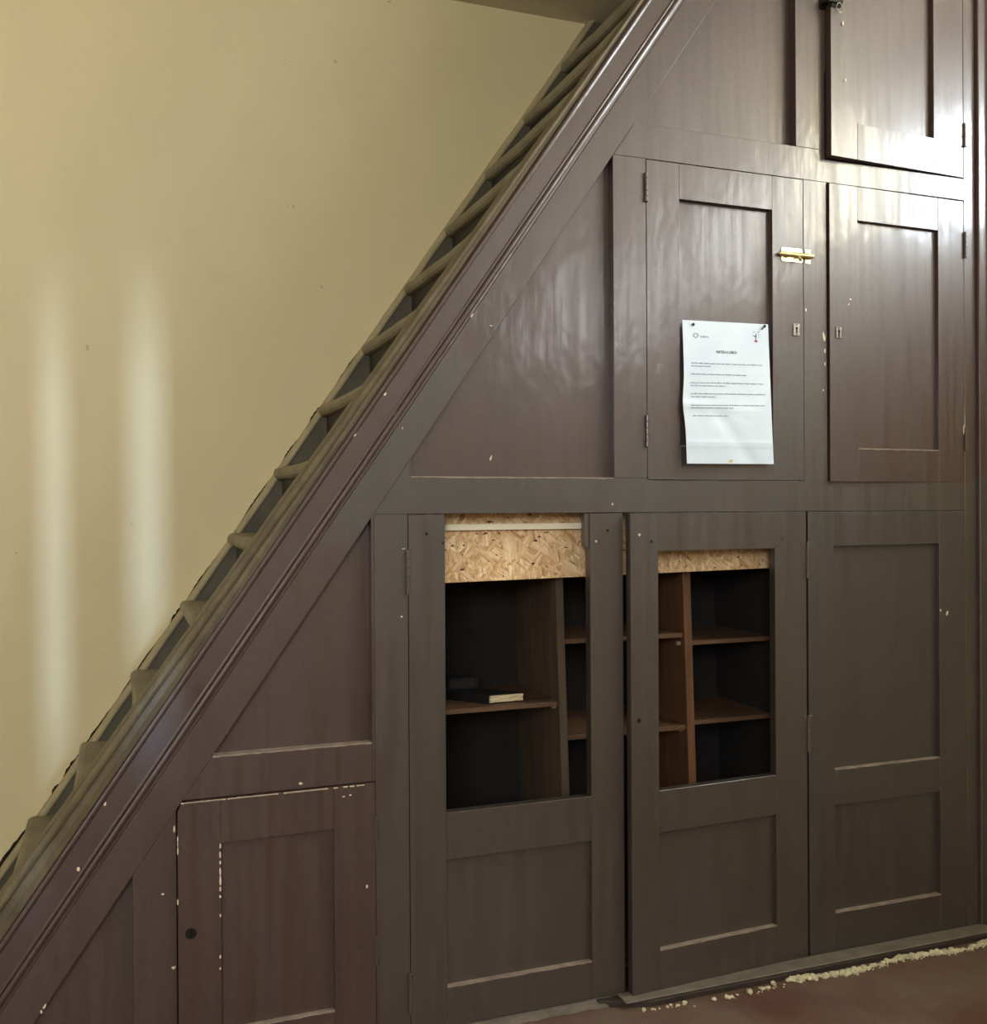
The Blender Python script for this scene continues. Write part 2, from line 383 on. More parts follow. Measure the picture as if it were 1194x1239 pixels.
# ragged crack where the wall string has pulled away from the plaster
def crackseg(x0, x1, wd):
    bm = bmesh.new(); m = 14; A = []; B = []
    for k in range(m+1):
        x = x0+(x1-x0)*k/m; e_ = math.sin(math.pi*k/m); zt = wz(x)-.001
        A.append(bm.verts.new((x, .7540, zt-.002))); B.append(bm.verts.new((x-.82*wd*e_*random.uniform(.3, 1.2)-.0005, .7540, zt+.55*wd*e_*random.uniform(.3, 1.2)+.0005)))
    for k in range(m): bm.faces.new((A[k], A[k+1], B[k+1], B[k]))
    g = bmesh.ops.extrude_face_region(bm, geom=bm.faces[:])
    bmesh.ops.translate(bm, verts=[v for v in g['geom'] if isinstance(v, bmesh.types.BMVert)], vec=(0, -.0008, 0))
    obj('wall_crack', bm, 'crack', stair, label='dark ragged crack along the wall string')
for x0, x1, wd in ((-.30, -.215, .012), (-.175, -.16, .006), (-.15, -.12, .008), (-.13, -.04, .004), (-.03, .07, .004), (.09, .12, .0055), (.13, .20, .0035), (.26, .33, .003), (.36, .40, .004), (.43, .46, .006), (.5, .56, .003)):
    crackseg(x0, x1, wd)
# painted outer string face with its mouldings (profile across the slope, swept along it)
xs0 = -.62; z0s = sz(xs0)
def along(s, n_, y): return Vector((xs0+TX*s+NX*n_, y, z0s+TZ*s+NZ*n_))
LEN = (ZC-.02-z0s)/TZ
def sweep(prof, s0=0.0, s1=LEN, nseg=2):
    bm = bmesh.new(); loft(bm, [[along(s0+(s1-s0)*k/nseg, p[0], p[1]) for p in prof] for k in range(nseg+1)]); return bm
def bead(n0, n1, y, h, m=7):
    return [((n0+n1)/2-(n1-n0)/2*math.cos(math.pi*k/m), y-h*math.sin(math.pi*k/m)) for k in range(m+1)]
prof = [(-.001, .03)] + [(-.001, -.004)] + bead(0, .011, -.003, .006) + [(.0125, -.003), (.043, -.003)] + bead(.0435, .049, -.003, .0016, 5) + bead(.0495, .060, -.0015, .0042, 8) + [(.0615, -.0004), (.0654, -.0002), (.0654, .03)]
bm = sweep(prof); so = obj('string_face', bm, 'string', stair, .0005)
for p in so.data.polygons: p.use_smooth = False
# bare wooden top edge of the outer string, rounded over, tapering as it climbs
bm = bmesh.new(); rings = []; n = 70
for k in range(n+1):
    s = LEN*k/n; zz = z0s+TZ*s
    hgt = max(.009, .043-(zz-.33)*(.043-.010)/1.70) + random.uniform(-.0006, .0006)
    br = min(.0085, hgt*.30)
    p = [(-.001, .002), (-.0012, -.0045)]
    p += [(-.5*(hgt-2*br), -.0065)]
    p += [(-(hgt-br)+br*math.cos(math.pi*q/7), -.006-br*1.25*math.sin(math.pi*q/7)) for q in range(8)]
    p += [(-hgt+.001, .034), (-.001, .034)]
    rings.append([along(s, a, b) for a, b in p])
loft(bm, rings); obj('string_cap', bm, 'cap', stair, smooth=False, label='bare worn wooden top edge of the stair string')

# ------------------------------------------------------------------ panelled cupboard front
cup = thing('understair_cupboard', 'tall brown painted panelled cupboard built in under the staircase', 'cupboard', (.6, .012, 0))
FT = .022; NP = .146           # frame thickness, panel edge offset from the string line
ZT = ZC-.003
bm = bmesh.new()
def S(x0, x1, z0, z1): box(bm, x0, x1, 0, FT, z0, z1)
# diagonal board between the string bead and the panels
n0 = .0655*1.0/NX
prism(bm, [(sx(0, NP), 0), (sx(0, NP)-(NP-.0795), 0), (sx(ZT, .0795), ZT), (sx(ZT, NP), ZT)], 0, FT)
prism(bm, [(0, 0), (.071, 0), (.071, sz(.071, NP)), (0, sz(0, NP))], 0, FT)     # stile beside the small door
prism(bm, [(sx(.487, NP), .487), (.412, .487), (.412, .558), (sx(.558, NP), .558)], 0, FT)     # rail over the small door
S(.417, .481, 0, .974); S(.412, .417, .487, .974)
prism(bm, [(.412, .974), (.412, sz(.412, NP)), (sx(.974, NP), .974)], 0, FT)
prism(bm, [(sx(.974, NP), .974), (1.808, .974), (1.808, 1.039), (.981, 1.039), (.981, 1.0435), (.486, 1.0435), (.486, sz(.486, NP))], 0, FT)
prism(bm, [(.486, 1.0435), (.489, 1.0435), (.489, sz(.489, NP)), (.486, sz(.486, NP))], 0, FT)
# stile between triangle panel and upper door
prism(bm, [(.907, 1.0435), (.981, 1.0435), (.981, 1.688), (.907, 1.688)], 0, FT)
prism(bm, [(sx(1.688, NP), 1.688), (1.808, 1.688), (1.808, 1.7375), (1.42, 1.7375), (1.42, 1.757), (sx(1.757, NP), 1.757)], 0, FT)
S(1.363, 1.4235, 1.039, 1.688)
prism(bm, [(1.42, 1.757), (1.42, ZT), (1.345, ZT), (1.345, 1.757)], 0, FT)
prism(bm, [(1.345, sz(1.345, NP)), (1.345, ZT), (sx(ZT, NP), ZT)], 0, FT)
S(1.808, 1.842, 0, ZT)
S(1.42, 1.808, 2.26, ZT)
S(.071, .417, 0, .018); S(.481, 1.808, 0, .012)
frame = obj('face_frame', bm, 'frame', cup, .0007)

def panel(name, pts, y, m, parent, f=None, th=.008, label=None):
    bm = bmesh.new(); prism(bm, pts, y, y+th, f); return obj(name, bm, m, parent, label=label)
PB = .0215
e = .012
panel('fixed_panel', [(sx(.0, NP-e), 0.0), (.005+e, 0.0), (.005+e, sz(.005, NP-e))], PB, 'red', cup)
panel('fixed_panel', [(sx(.55, NP-e), .55), (.42, .55), (.42, sz(.42, NP-e))], PB, 'red', cup)
panel('fixed_panel', [(.48, 1.036), (.913, 1.036), (.913, sz(.913, NP-e)), (.48, sz(.48, NP-e))], PB, 'red', cup)
panel('fixed_panel', [(sx(1.75, NP-e), 1.75), (1.351, 1.75), (1.351, sz(1.351, NP-e))], PB, 'red', cup)
# worn ledges at the panel feet, light on their upward faces painted in
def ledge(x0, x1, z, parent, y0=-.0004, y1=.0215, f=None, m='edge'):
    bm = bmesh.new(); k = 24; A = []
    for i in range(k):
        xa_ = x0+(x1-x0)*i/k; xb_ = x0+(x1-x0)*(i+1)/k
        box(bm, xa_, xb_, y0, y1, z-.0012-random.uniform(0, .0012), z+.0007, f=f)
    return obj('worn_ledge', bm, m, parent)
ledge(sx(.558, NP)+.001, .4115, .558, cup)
ledge(.4875, .906, 1.0432, cup, -.0002, .004)

def door(x0, x1, z0, z1, panels, m, stile=None, t_=.022, hinge='r', ang=0.0, gap=.0012, rails=None, pm=None, extra=None, lm='edge', ledges=True, y=0.0):
    """panels: list of (x0,x1,z0,z1,recess) ; recess None = open hole. rotates about the hinge edge"""
    hx = x1 if hinge == 'r' else x0
    ca, sa = math.cos(ang), math.sin(ang)
    def f(p):
        dx = p.x-hx
        if hinge == 'r': return Vector((hx+dx*ca+p.y*sa, dx*sa+p.y*ca+y, p.z))
        return Vector((hx+dx*ca-p.y*sa, -dx*sa*-1*-1+p.y*ca+y, p.z))
    bm = bmesh.new()
    X0, X1, Z0, Z1 = x0+gap, x1-gap, z0+gap, z1-gap
    px0 = min(p[0] for p in panels); px1 = max(p[1] for p in panels)
    # stiles
    if extra == 'rounded':
        pts = [(px0, Z0), (px0, Z1), (X0+.014, Z1), (X0+.006, Z1-.004), (X0+.0015, Z1-.012), (X0, Z1-.022), (X0, Z0)]
        prism(bm, pts, 0, t_, f)
    else: box(bm, X0, px0, 0, t_, Z0, Z1, f=f)
    if extra == 'broken':
        box(bm, px1, X1, 0, t_, Z0, Z1, f=f)
        prism(bm, [(px1-.0105, .909), (px1, .903), (px1, Z1), (px1-.0105, Z1)], .003, t_-.004, f)
    else: box(bm, px1, X1, 0, t_, Z0, Z1, f=f)
    # rails
    edges = [Z0] + sum([[p[2], p[3]] for p in sorted(panels, key=lambda q: q[2])], []) + [Z1]
    for a, b in zip(edges[::2], edges[1::2]):
        if b-a > .004: box(bm, px0+.0001, px1-.0001, .0002, t_-.0005, a, b, f=f)
    d = obj('cupboard_door', bm, m, cup, .0005)
    for p in panels:
        if p[4] is not None:
            bm = bmesh.new(); box(bm, p[0]-.004, p[1]+.004, p[4], p[4]+.007, p[2]-.004, p[3]+.004, f=f)
            obj('door_panel', bm, pm or m, d)
            if ledges: ledge(p[0]+.0005, p[1]-.0005, p[2], d, -.0006, p[4]+.0005, f=f, m=lm)
    d['_f'] = 0
    del d['_f']
    return d, f

def hinge(d, f, x, z0, z1, m='frame', y=0.0, plate=0.0, mp='frame'):
    bm = bmesh.new(); r = .0042; n = 5; L = (z1-z0)/n
    for k in range(n): cyl(bm, (x, y-.0022, z0+L*k+.0004), (0, 0, 1), r if k % 2 == 0 else r*.93, L-.0008, 12, f=f)
    if plate:
        box(bm, x-plate, x-.002, y-.0012, y+.001, z0+.002, z1-.002, f=f); box(bm, x+.002, x+plate, y-.0012, y+.001, z0+.002, z1-.002, f=f)
        for sgn in (-1, 1):
            for zz in (z0+.012, (z0+z1)/2, z1-.012): cyl(bm, (x+sgn*plate*.6, y-.001, zz), (0, -1, 0), .0028, .0008, 10, f=f)
    return obj('hinge', bm, m, d, .0003)
def keyplate(d, f, x, z, m='plate', w_=.0085, h_=.013, y=0.0):
    bm = bmesh.new()
    pts = [(x-w_, z-h_), (x+w_, z-h_), (x+w_, z-h_*.75), (x+w_*.9, z-h_*.2), (x+w_*.9, z+h_*.2), (x+w_, z+h_*.75), (x+w_, z+h_), (x-w_, z+h_), (x-w_, z+h_*.75), (x-w_*.9, z+h_*.2), (x-w_*.9, z-h_*.2), (x-w_, z-h_*.75)]
    prism(bm, pts, y-.0022, y, f); o = obj('keyhole_plate', bm, m, d, .0005, label='small painted metal keyhole plate')
    bm = bmesh.new(); cyl(bm, (x, y-.0020, z+.003), (0, -1, 0), .0030, .0006, 14, f=f); box(bm, x-.0016, x+.0016, y-.0026, y-.0020, z-.0075, z+.003, f=f)
    for zz in (z-h_*.8, z+h_*.8): cyl(bm, (x, y-.0022, zz), (0, -1, 0), .0016, .0004, 8, f=f)
    obj('keyhole', bm, 'hole', d)
def hole(d, f, x, z, r=.003, y=0.0, m='hole', name='screw_hole'):
    bm = bmesh.new(); cyl(bm, (x, y-.0003, z), (0, -1, 0), r, .0004, 10, f=f); obj(name, bm, m, d)
ident = lambda p: p

# lower left small door (red), a little proud with a worn rounded corner
dA, fA = door(.071, .417, .018, .487, [(.143, .340, .085, .410, .011)], 'red', hinge='r', ang=.020, extra='rounded', y=-.004)
hinge(dA, ident, .4175, .367, .425, 'frame'); hinge(dA, ident, .4175, .151, .208, 'frame')
k0 = at(231, 1129, -.008)
bm = bmesh.new(); cyl(bm, (k0.x, -.0095, k0.z), (0, -1, 0), .010, .0025, 20, .0088); obj('keyhole_plate', bm, 'iron', dA, label='round dark metal keyhole plate')
bm = bmesh.new(); cyl(bm, (k0.x, -.0122, k0.z+.002), (0, -1, 0), .0030, .0005, 12); box(bm, k0.x-.0016, k0.x+.0016, -.0127, -.0122, k0.z-.006, k0.z+.002); obj('keyhole', bm, 'hole', dA)
# lower door with missing upper panel and top rail
d1_, f1 = door(.481, .926, .012, .974, [(.5525, .8525, .088, .326, .011), (.5525, .8525, .414, .9728, None)], 'grey', hinge='l', extra='broken')
hinge(d1_, f1, .4805, .825, .908, 'grey'); hinge(d1_, f1, .4805, .052, .128, 'grey')
for q in ((516, 646), (536, 657)): p = at(*q); hole(d1_, f1, p.x, p.z, .0028, m='iron')
p = at(735, 642); hole(d1_, f1, p.x, p.z, .003); p = at(721, 655); hole(d1_, f1, p.x, p.z, .0024, m='chip', name='filled_screw_hole')
# second lower door, standing slightly ajar, upper panel missing
AJ = .052
d2_, f2 = door(.928, 1.367, .012, .974, [(.993, 1.283, .096, .331, .011), (.993, 1.283, .415, .896, None)], 'grey', hinge='r', ang=AJ)
hinge(d2_, ident, 1.3685, .83, .91, 'grey', plate=.017); hinge(d2_, ident, 1.3685, .455, .535, 'grey', plate=.012)
for q, mm, rr in (((772, 647), 'chip', .0028), ((787, 655), 'iron', .003), ((946, 652), 'iron', .002)):
    p = at(q[0], q[1], -.018 if q[0] < 900 else -.003); hole(d2_, f2, p.x, p.z, rr, m=mm)
p = at(772, 872, -.020); bm = bmesh.new(); cyl(bm, (p.x, .0003, p.z), (0, -1, 0), .0046, .0006, 16, f=f2); obj('keyhole', bm, 'hole', d2_)
# third lower door
d3_, f3 = door(1.370, 1.808, .012, .974, [(1.438, 1.731, .099, .333, .011), (1.438, 1.731, .411, .898, .011)], 'dark', hinge='l')
# upper doors
dM, fM = door(.981, 1.363, 1.039, 1.688, [(1.058, 1.2835, 1.110, 1.6145, .012)], 'frame', hinge='l')
hinge(dM, fM, .9805, 1.60, 1.664-.005, 'frame'); hinge(dM, fM, .9805, 1.106, 1.17, 'frame')
dN, fN = door(1.425, 1.808, 1.037, 1.6865, [(1.502, 1.731, 1.111, 1.6115, .009)], 'red', hinge='r', ang=.016)
hinge(dN, ident, 1.8095, 1.555, 1.615, 'frame'); hinge(dN, ident, 1.8095, 1.11, 1.165, 'frame')
dU, fU = door(1.42, 1.808, 1.739, 2.258, [(1.494, 1.717, 1.819, 2.18, .012)], 'red', hinge='r', ang=.050, ledges=False)
hinge(dU, ident, 1.8095, 1.81, 1.865, 'frame', plate=.016)
p = at(963, 399); keyplate(dM, fM, p.x, p.z)
p = at(1012, 403); keyplate(dN, fN, p.x, p.z, w_=.0075, h_=.012)

# brass barrel bolt on the middle upper door, keeper on the stile
def bolt(px0, pxm, py0, py1, keep, parent, kparent, m, f=ident, yb=0.0, ring=False):
    a = at(px0, py0); b = at(pxm, py1); x0, x1, z1, z0 = a.x, b.x, a.z, b.z; zc = (z0+z1)/2; h_ = z1-z0
    bm = bmesh.new(); 
    prism(bm, [(x0, z0+.003), (x0+.003, z0), (x1-.003, z0), (x1, z0+.003), (x1, z1-.003), (x1-.003, z1), (x0+.003, z1), (x0, z1-.003)], yb-.0018, yb, f)
    o = obj('bolt_plate', bm, m, parent, .0004, label='bolt back plate')
    bm = bmesh.new()
    for xx, L in ((x0+.004, .010), ((x0+x1)/2+.002, .012), (x1-.012, .009)):      # raised straps over the rod
        pr = [(xx, zc-.0085, yb-.0016), ]
        rings = []
        for s_ in (xx, xx+L):
            outer = [Vector((s_, yb-.0018-.0075*math.sin(math.pi*k/8), zc-.0068*math.cos(math.pi*k/8))) for k in range(9)]
            rings.append([f(v) for v in outer])
        loft(bm, rings)
    obj('bolt_strap', bm, m, parent)
    bm = bmesh.new(); cyl(bm, (x0-.006, yb-.0058, zc), (1, 0, 0), .0042, (keep[1]-x0)+.010, 14, f=f); cyl(bm, (x0-.008, yb-.0058, zc), (1, 0, 0), .0030, .004, 12, f=f)
    obj('bolt_rod', bm, m if not ring else 'iron', parent, .0004, smooth=False)
    bm = bmesh.new(); cyl(bm, (x1-.016, yb-.0065, zc), (0, -.55, -.85), .0022, .013, 10, f=f); cyl(bm, (x1-.016, yb-.0065-.0068, zc-.0105), (0, -.55, -.85), .0036, .003, 12, f=f)
    obj('bolt_knob', bm, m, parent)
    bm = bmesh.new(); k0_, k1_ = keep
    prism(bm, [(k0_, zc-h_*.5), (k1_, zc-h_*.5), (k1_, zc+h_*.5), (k0_, zc+h_*.5)], -.0015, 0)
    loft(bm, [[Vector((s_, -.0015-.0085*math.sin(math.pi*k/8), zc-.0070*math.cos(math.pi*k/8))) for k in range(9)] for s_ in (k0_+.001, k1_-.001)])
    obj('bolt_keeper', bm, m, kparent, .0003)
    for xx in (x0+.0035, x1-.0035):
        for zz in (z0+.004, z1-.004):
            bm = bmesh.new(); cyl(bm, (xx, yb-.0018, zz), (0, -1, 0), .0014, .0005, 8, f=f); obj('bolt_screw', bm, 'iron', parent)
ka, kb = at(974, 310).x, at(980, 310).x
bolt(944.5, 970.5, 299, 318.5, (ka, kb), dM, frame, 'brass')
# old iron latch with ring at the very top right door
p = at(1000, 6); bm = bmesh.new()
prism(bm, [(p.x-.020, p.z-.012), (p.x-.006, p.z-.014), (p.x-.004, p.z+.012), (p.x-.020, p.z+.012)], -.004, 0)
cyl(bm, (p.x-.018, -.007, p.z), (1, 0, 0), .0045, .018, 12); obj('latch_keeper', bm, 'iron', frame, .0005)
q = at(1012, 6, -.02); bm = bmesh.new()
box(bm, q.x-.018, q.x+.008, -.026, -.0195, q.z-.006, q.z+.012); cyl(bm, (q.x-.030, -.028, q.z+.003), (1, 0, 0), .0042, .038, 12)
obj('latch_plate', bm, 'iron', dU, .0006)
bm = bmesh.new(); c0 = Vector((q.x-.001, -.030, q.z-.011)); tube(bm, [c0+Vector((.0075*math.cos(a*math.pi/8), 0, .0105*math.sin(a*math.pi/8))) for a in range(16)], .0011, 8, True)
obj('latch_ring', bm, 'plate', dU, smooth=True)

# chips and flakes of lost paint: tiny raised flakes
bm = bmesh.new()
def chip(px, py, w_, h_, Y=-.0004, ang=0.0, base=0.0):
    c = at(px, py, Y); k = random.randint(6, 9); pts = []
    sc_ = 1/640.0
    for i in range(k):
        a = 2*math.pi*i/k; r = random.uniform(.6, 1.1); u, v = w_*.5*r*math.cos(a)*sc_, h_*.5*r*math.sin(a)*sc_
        pts.append((c.x+u*math.cos(ang)+v*math.sin(ang), c.z-u*math.sin(ang)+v*math.cos(ang)))
    prism(bm, pts, Y, Y+.0008)
SA = .60
for a_ in ((495, 470, 4, 40, -.0025, SA), (509, 461, 2.5, 8, -.0025, SA), (478, 503, 4, 9, -.0025, SA), (428, 526, 6, 6, -.0062, 0), (466, 477, 3, 6, -.0065, SA), (475, 507, 2, 5, -.003, SA),
           (463, 517, 2, 4, -.003, 0), (571, 382, 2, 7, -.003, SA), (594, 394, 5, 1.6, -.0008, .3), (487, 518, 1.5, 4, -.001, 0), (506, 412, 2, 3, -.006, 0),
           (594, 554, 3, 8, .0206, .4), (275, 886, 3, 7, .0206, .5), (269, 892, 4, 4, .0206, 0), (364, 948, 5, 4, -.0005, 0), (95, 1052, 4, 6, -.0065, 0), (127, 973, 3, 5, -.0065, .4), (208, 884, 3, 3, -.0005, 0),
           (303, 705, 3, 4, -.006, 0), (197, 1082, 4, 3, -.0005, 0), (54, 1218, 3, 7, -.0006, .4), (50, 1224, 3, 4, -.0006, 0), (9, 1186, 2, 3, -.0006, 0),
           (210, 1171, 6, 4, -.0006, 0), (211, 1003, 3, 10, -.0006, 0), (444, 1073, 3, 5, -.0045, 0), (313, 1102, 3, 5, .006, 0), (369, 1208, 2, 6, .006, .4), (416, 964, 4, 2, -.0075, 0),
           (424, 962, 3, 2, -.0075, 0), (19, 642, 3, 3, 0, 0), (486, 746, 3, 3, -.0005, 0), (488, 664, 5, 2, -.0005, 0), (741, 610, 3, 5, -.0005, 0), (1146, 742, 4, 8, -.0005, .2), (1138, 738, 3, 5, -.0005, 0),
           (997, 408, 5, 16, -.0005, -.15), (998, 425, 3, 7, -.0005, 0), (998, 440, 3, 6, -.0005, 0), (996, 472, 3, 3, -.0005, 0), (975, 375, 2, 5, -.0005, 0),
           (1020, 28, 2, 8, -.021, 0), (1023, 97, 2, 6, -.021, 0), (1029, 362, 3, 3, -.0060, 0), (1027, 368, 2, 4, -.0060, 0), (1166, 297, 2, 8, -.0006, 0), (1166, 520, 2.5, 14, -.0006, 0)):
    if a_[0] < 30 and a_[1] < 900: continue
    chip(*a_)
# chipped edges of the small door
for k in range(26):
    yy = 985+k*9.6+random.uniform(-3, 3)
    if random.random() < .26: chip(215, yy, 1.6, random.uniform(4, 12), -.0112, 0)
for yy, L in ((1023, 7), (1034, 8), (1044, 5), (1055, 10), (1065, 13), (1076, 6), (1085, 4), (1108, 4), (1158, 5), (1172, 3)): chip(266.5, yy, 2.4, L, -.0102, 0)
for xx in range(222, 446, 4):  # flakes run on to paint in the light along the top face
    c = at(xx, 968.5-(xx-230)*.105, -.011); 
    if random.random() < (.9 if xx < 330 else .6): prism(bm, [(c.x-.004, .4845), (c.x+.004, .4845), (c.x+.004, .4862), (c.x-.004, .4862+random.uniform(0, .0006))], -.0118, -.0108)
for (xa_, xb_, yy, dd, th_) in ((266, 268, 1019, 0, 1),): pass
obj('chipped_paint', bm, 'chip', cup, label='small cream flakes where the brown paint is chipped', kind='stuff')

# interior lining of the cupboard
bm = bmesh.new()
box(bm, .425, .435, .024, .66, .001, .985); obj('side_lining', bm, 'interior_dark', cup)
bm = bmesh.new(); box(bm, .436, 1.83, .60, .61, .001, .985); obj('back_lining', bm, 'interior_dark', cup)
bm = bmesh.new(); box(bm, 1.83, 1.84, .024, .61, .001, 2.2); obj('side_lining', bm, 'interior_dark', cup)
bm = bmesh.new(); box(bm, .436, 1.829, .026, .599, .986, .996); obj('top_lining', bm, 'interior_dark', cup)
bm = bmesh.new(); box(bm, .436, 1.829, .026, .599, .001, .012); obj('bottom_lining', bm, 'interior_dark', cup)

# ------------------------------------------------------------------ shelf unit inside
unit = thing('shelf_unit', 'dark wooden shelf unit with leaning dividers inside the cupboard behind the missing door panels', 'shelves', (.95, .22, .0125))
Y0, Y1 = .100, .335
LEAN = -.028
def lean(p): return Vector((p.x + (.60-p.z)*.028, p.y, p.z))
ZU = .868
def board(name, x0, x1, y0, y1, z0, z1, m, f=lean, bev=.0008, label=None):
    bm = bmesh.new(); box(bm, x0, x1, y0, y1, z0, z1, f=f); return obj(name, bm, m, unit, bev, label=label)
board('divider', .828, .845, Y0, Y1, .020, ZU, 'interior')
board('divider', 1.128, 1.147, Y0, Y1, .020, ZU, 'divedge', label='tan edged divider')
board('side_panel', .445, .462, Y0, Y1, .020, ZU, 'interior')
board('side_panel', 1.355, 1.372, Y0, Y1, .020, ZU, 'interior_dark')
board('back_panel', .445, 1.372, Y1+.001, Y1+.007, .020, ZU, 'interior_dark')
board('top_panel', .445, 1.372, Y0, Y1+.007, ZU+.001, ZU+.016, 'interior')
board('bottom_panel', .445, 1.372, Y0, Y1+.007, .0125, .0195, 'interior')
sp = ident
for x0, x1, z, in ((.4635, .8265, .585), (.8465, 1.1265, .712), (.8465, 1.1265, .512), (1.1485, 1.3535, .694), (1.1485, 1.3535, .520)):
    def shf(p, z=z): return Vector((p.x+(.60-z)*.028, p.y, p.z))
    board('shelf', x0, x1, Y0+.004, Y1, z-.010, z, 'shelf', f=shf)
for q in ((662, 855), (810, 779), (815, 883)):
    p = at(q[0], q[1], Y0+.02); bm = bmesh.new(); xw = .828 if q[0] < 700 else 1.128
    xw += (.60-p.z)*.028
    cyl(bm, (xw-.0095, Y0+.02, p.z), (1, 0, 0), .0048, .009, 12); obj('shelf_peg', bm, 'peg', unit)
# OSB board and batten hung behind the top of the doors
bm = bmesh.new(); prism(bm, [(.487, .8385), (1.334, .8500), (1.334, .985), (.487, .985)], .062, .074)
tag(obj('strand_board', bm, 'osb', None, .0006), 'golden oriented strand board strip across the top of the cupboard openings', 'board')
a, b = at(540, 642, .050), at(540, 634.5, .050)
bm = bmesh.new(); box(bm, .487, .868, .050, .0615, a.z, b.z)
tag(obj('pine_batten', bm, 'pine', None, .0006), 'thin pale pine batten fixed across the strand board in the left opening', 'batten')

# book lying on the left shelf: page ends facing out
p = at(596, 850, .118); q = at(634, 846, .118)
def bk(px, d, z):  # local frame: width along x with slight turn, depth going back left
    dirw = Vector((1, .03, 0)).normalized(); dird = Vector((-.62, .78, 0)).normalized()
    return Vector((p.x, .125, 0))+dirw*px+dird*d+Vector((0, 0, .5852+z))
Wd = q.x-p.x+.004; Tk = .0185; Dp = .24
book = thing('book', 'black covered book with cream page edges lying on the left shelf', 'book', (p.x, .2, .5852))
def bb(x0, x1, d0, d1, z0, z1, name, m, par=None, bump_=0):
    bm = bmesh.new(); v = [bm.verts.new(bk(x, d, z)) for x in (x0, x1) for d in (d0, d1) for z in (z0, z1)]
    for qd in ((0, 1, 3, 2), (4, 6, 7, 5), (0, 4, 5, 1), (2, 3, 7, 6), (0, 2, 6, 4), (1, 5, 7, 3)): bm.faces.new([v[i] for i in qd])
    if bump_:
        bmesh.ops.subdivide_edges(bm, edges=bm.edges[:], cuts=4, use_grid_fill=True)
        for vv in bm.verts: vv.co += Vector((random.uniform(-1, 1), random.uniform(-1, 1), 0))*bump_
    return obj(name, bm, m, par or book, .0006)
bb(0, Wd, .002, Dp-.003, .0022, Tk-.0022, 'page_block', 'pages', bump_=.0007)
bb(-.003, Wd+.001, .001, Dp, 0, .0021, 'book_cover', 'cover'); bb(-.003, Wd+.001, .003, Dp, Tk-.0021, Tk, 'book_cover', 'cover')
bb(-.005, -.0031, .001, Dp, 0, Tk, 'book_spine', 'cover')
# thick black volume lying on the far half of that book
c_ = bk(.03, .17, Tk)
book2 = thing('book', 'thick black volume lying on the far end of the cream edged book', 'book', tuple(c_))
def bb2(x0, x1, d0, d1, z0, z1, name, m): return bb(x0, x1, d0, d1, Tk+.0006+z0, Tk+.0006+z1, name, m, book2)
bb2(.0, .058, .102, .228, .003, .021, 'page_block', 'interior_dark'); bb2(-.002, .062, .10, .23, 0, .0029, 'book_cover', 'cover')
bb2(-.002, .062, .10, .23, .0211, .024, 'book_cover', 'cover'); bb2(.0585, .062, .10, .23, .0029, .0211, 'book_spine', 'cover')

# ------------------------------------------------------------------ paper notice pinned on the middle door
def py_(u, v):   # distance of the sheet from the door face ; u across 0..1, v down 0..1
    b_ = .0025 + .004*math.sin(v*math.pi)*(1-u)*.9 + .010*(v**2)*(1-.3*u)
    b_ += .0018*math.sin(v*9+u*2)*(.3+v) * (1-u*.5)
    b_ += .0030*math.exp(-((v-.585-.05*u)/.03)**2)*(1-u)
    b_ += -.0025*math.exp(-(((u-.35-(v-.6)*1.0))/.10)**2)*max(0, min(1, (v-.5)*5))
    b_ += .0015*math.exp(-(((v-.86))/.03)**2)
    return -max(.0012, b_)
C0, C1, C2, C3 = (825.5, 387), (929, 392.5), (936, 561.5), (831, 561)
def pxuv(u, v):
    edge = 0
    x = (C0[0]*(1-u)+C1[0]*u)*(1-v)+(C3[0]*(1-u)+C2[0]*u)*v; yv = (C0[1]*(1-u)+C1[1]*u)*(1-v)+(C3[1]*(1-u)+C2[1]*u)*v
    x += (1-u)*(-1.6*math.exp(-((v-.575)/.13)**2)*1.6)
    return x, yv
def sheet(u, v, lift=0.0):
    Y = py_(u, v)-lift; x, yv = pxuv(u, v); return at(x, yv, Y)
notice = thing('paper_notice', 'white printed A4 notice pinned to the middle upper cupboard door', 'notice', tuple(sheet(.5, 1)))
bm = bmesh.new(); NU, NV = 24, 40
G = [[bm.verts.new(sheet(i/NU, j/NV)) for i in range(NU+1)] for j in range(NV+1)]
for j in range(NV):
    for i in range(NU): bm.faces.new((G[j][i], G[j][i+1], G[j+1][i+1], G[j+1][i]))
so = obj('sheet', bm, 'paper', notice)
sm = so.modifiers.new('solid', 'SOLIDIFY'); sm.thickness = .00015; sm.offset = -1
def uv_of(px, py):
    u, v = .5, .5
    for _ in range(25):
        x, y = pxuv(u, v); u += (px-x)/104; v += (py-y)/172
    return u, v
def quad(bm, pts, lift=.0005):
    vs = [bm.verts.new(sheet(*uv_of(*p_), lift)) for p_ in pts]; bm.faces.new(vs)
def text_mesh(s, px0, px1, py, hgt, m, name, slope=.035, bold=0.0):
    cu = bpy.data.curves.new('txt', 'FONT'); cu.body = s; cu.size = 1; cu.offset = bold
    o = bpy.data.objects.new('txt', cu); COL.objects.link(o); bpy.context.view_layer.update()
    me = bpy.data.meshes.new_from_object(o); bpy.data.objects.remove(o)
    bm = bmesh.new(); bm.from_mesh(me); bpy.data.meshes.remove(me)
    xs = [v.co.x for v in bm.verts]; x0_, x1_ = min(xs), max(xs)
    for v in bm.verts:
        px = px0+(v.co.x-x0_)/(x1_-x0_)*(px1-px0); pyy = py+(px-px0)*slope - v.co.y*hgt/.73
        v.co = sheet(*uv_of(px, pyy), .0006)
    return obj(name, bm, m, notice)
text_mesh('PARTIDA A LISBOA', 866.5, 891.5, 427.4, 3.3, 'inkdark', 'heading_text', .03, .02)
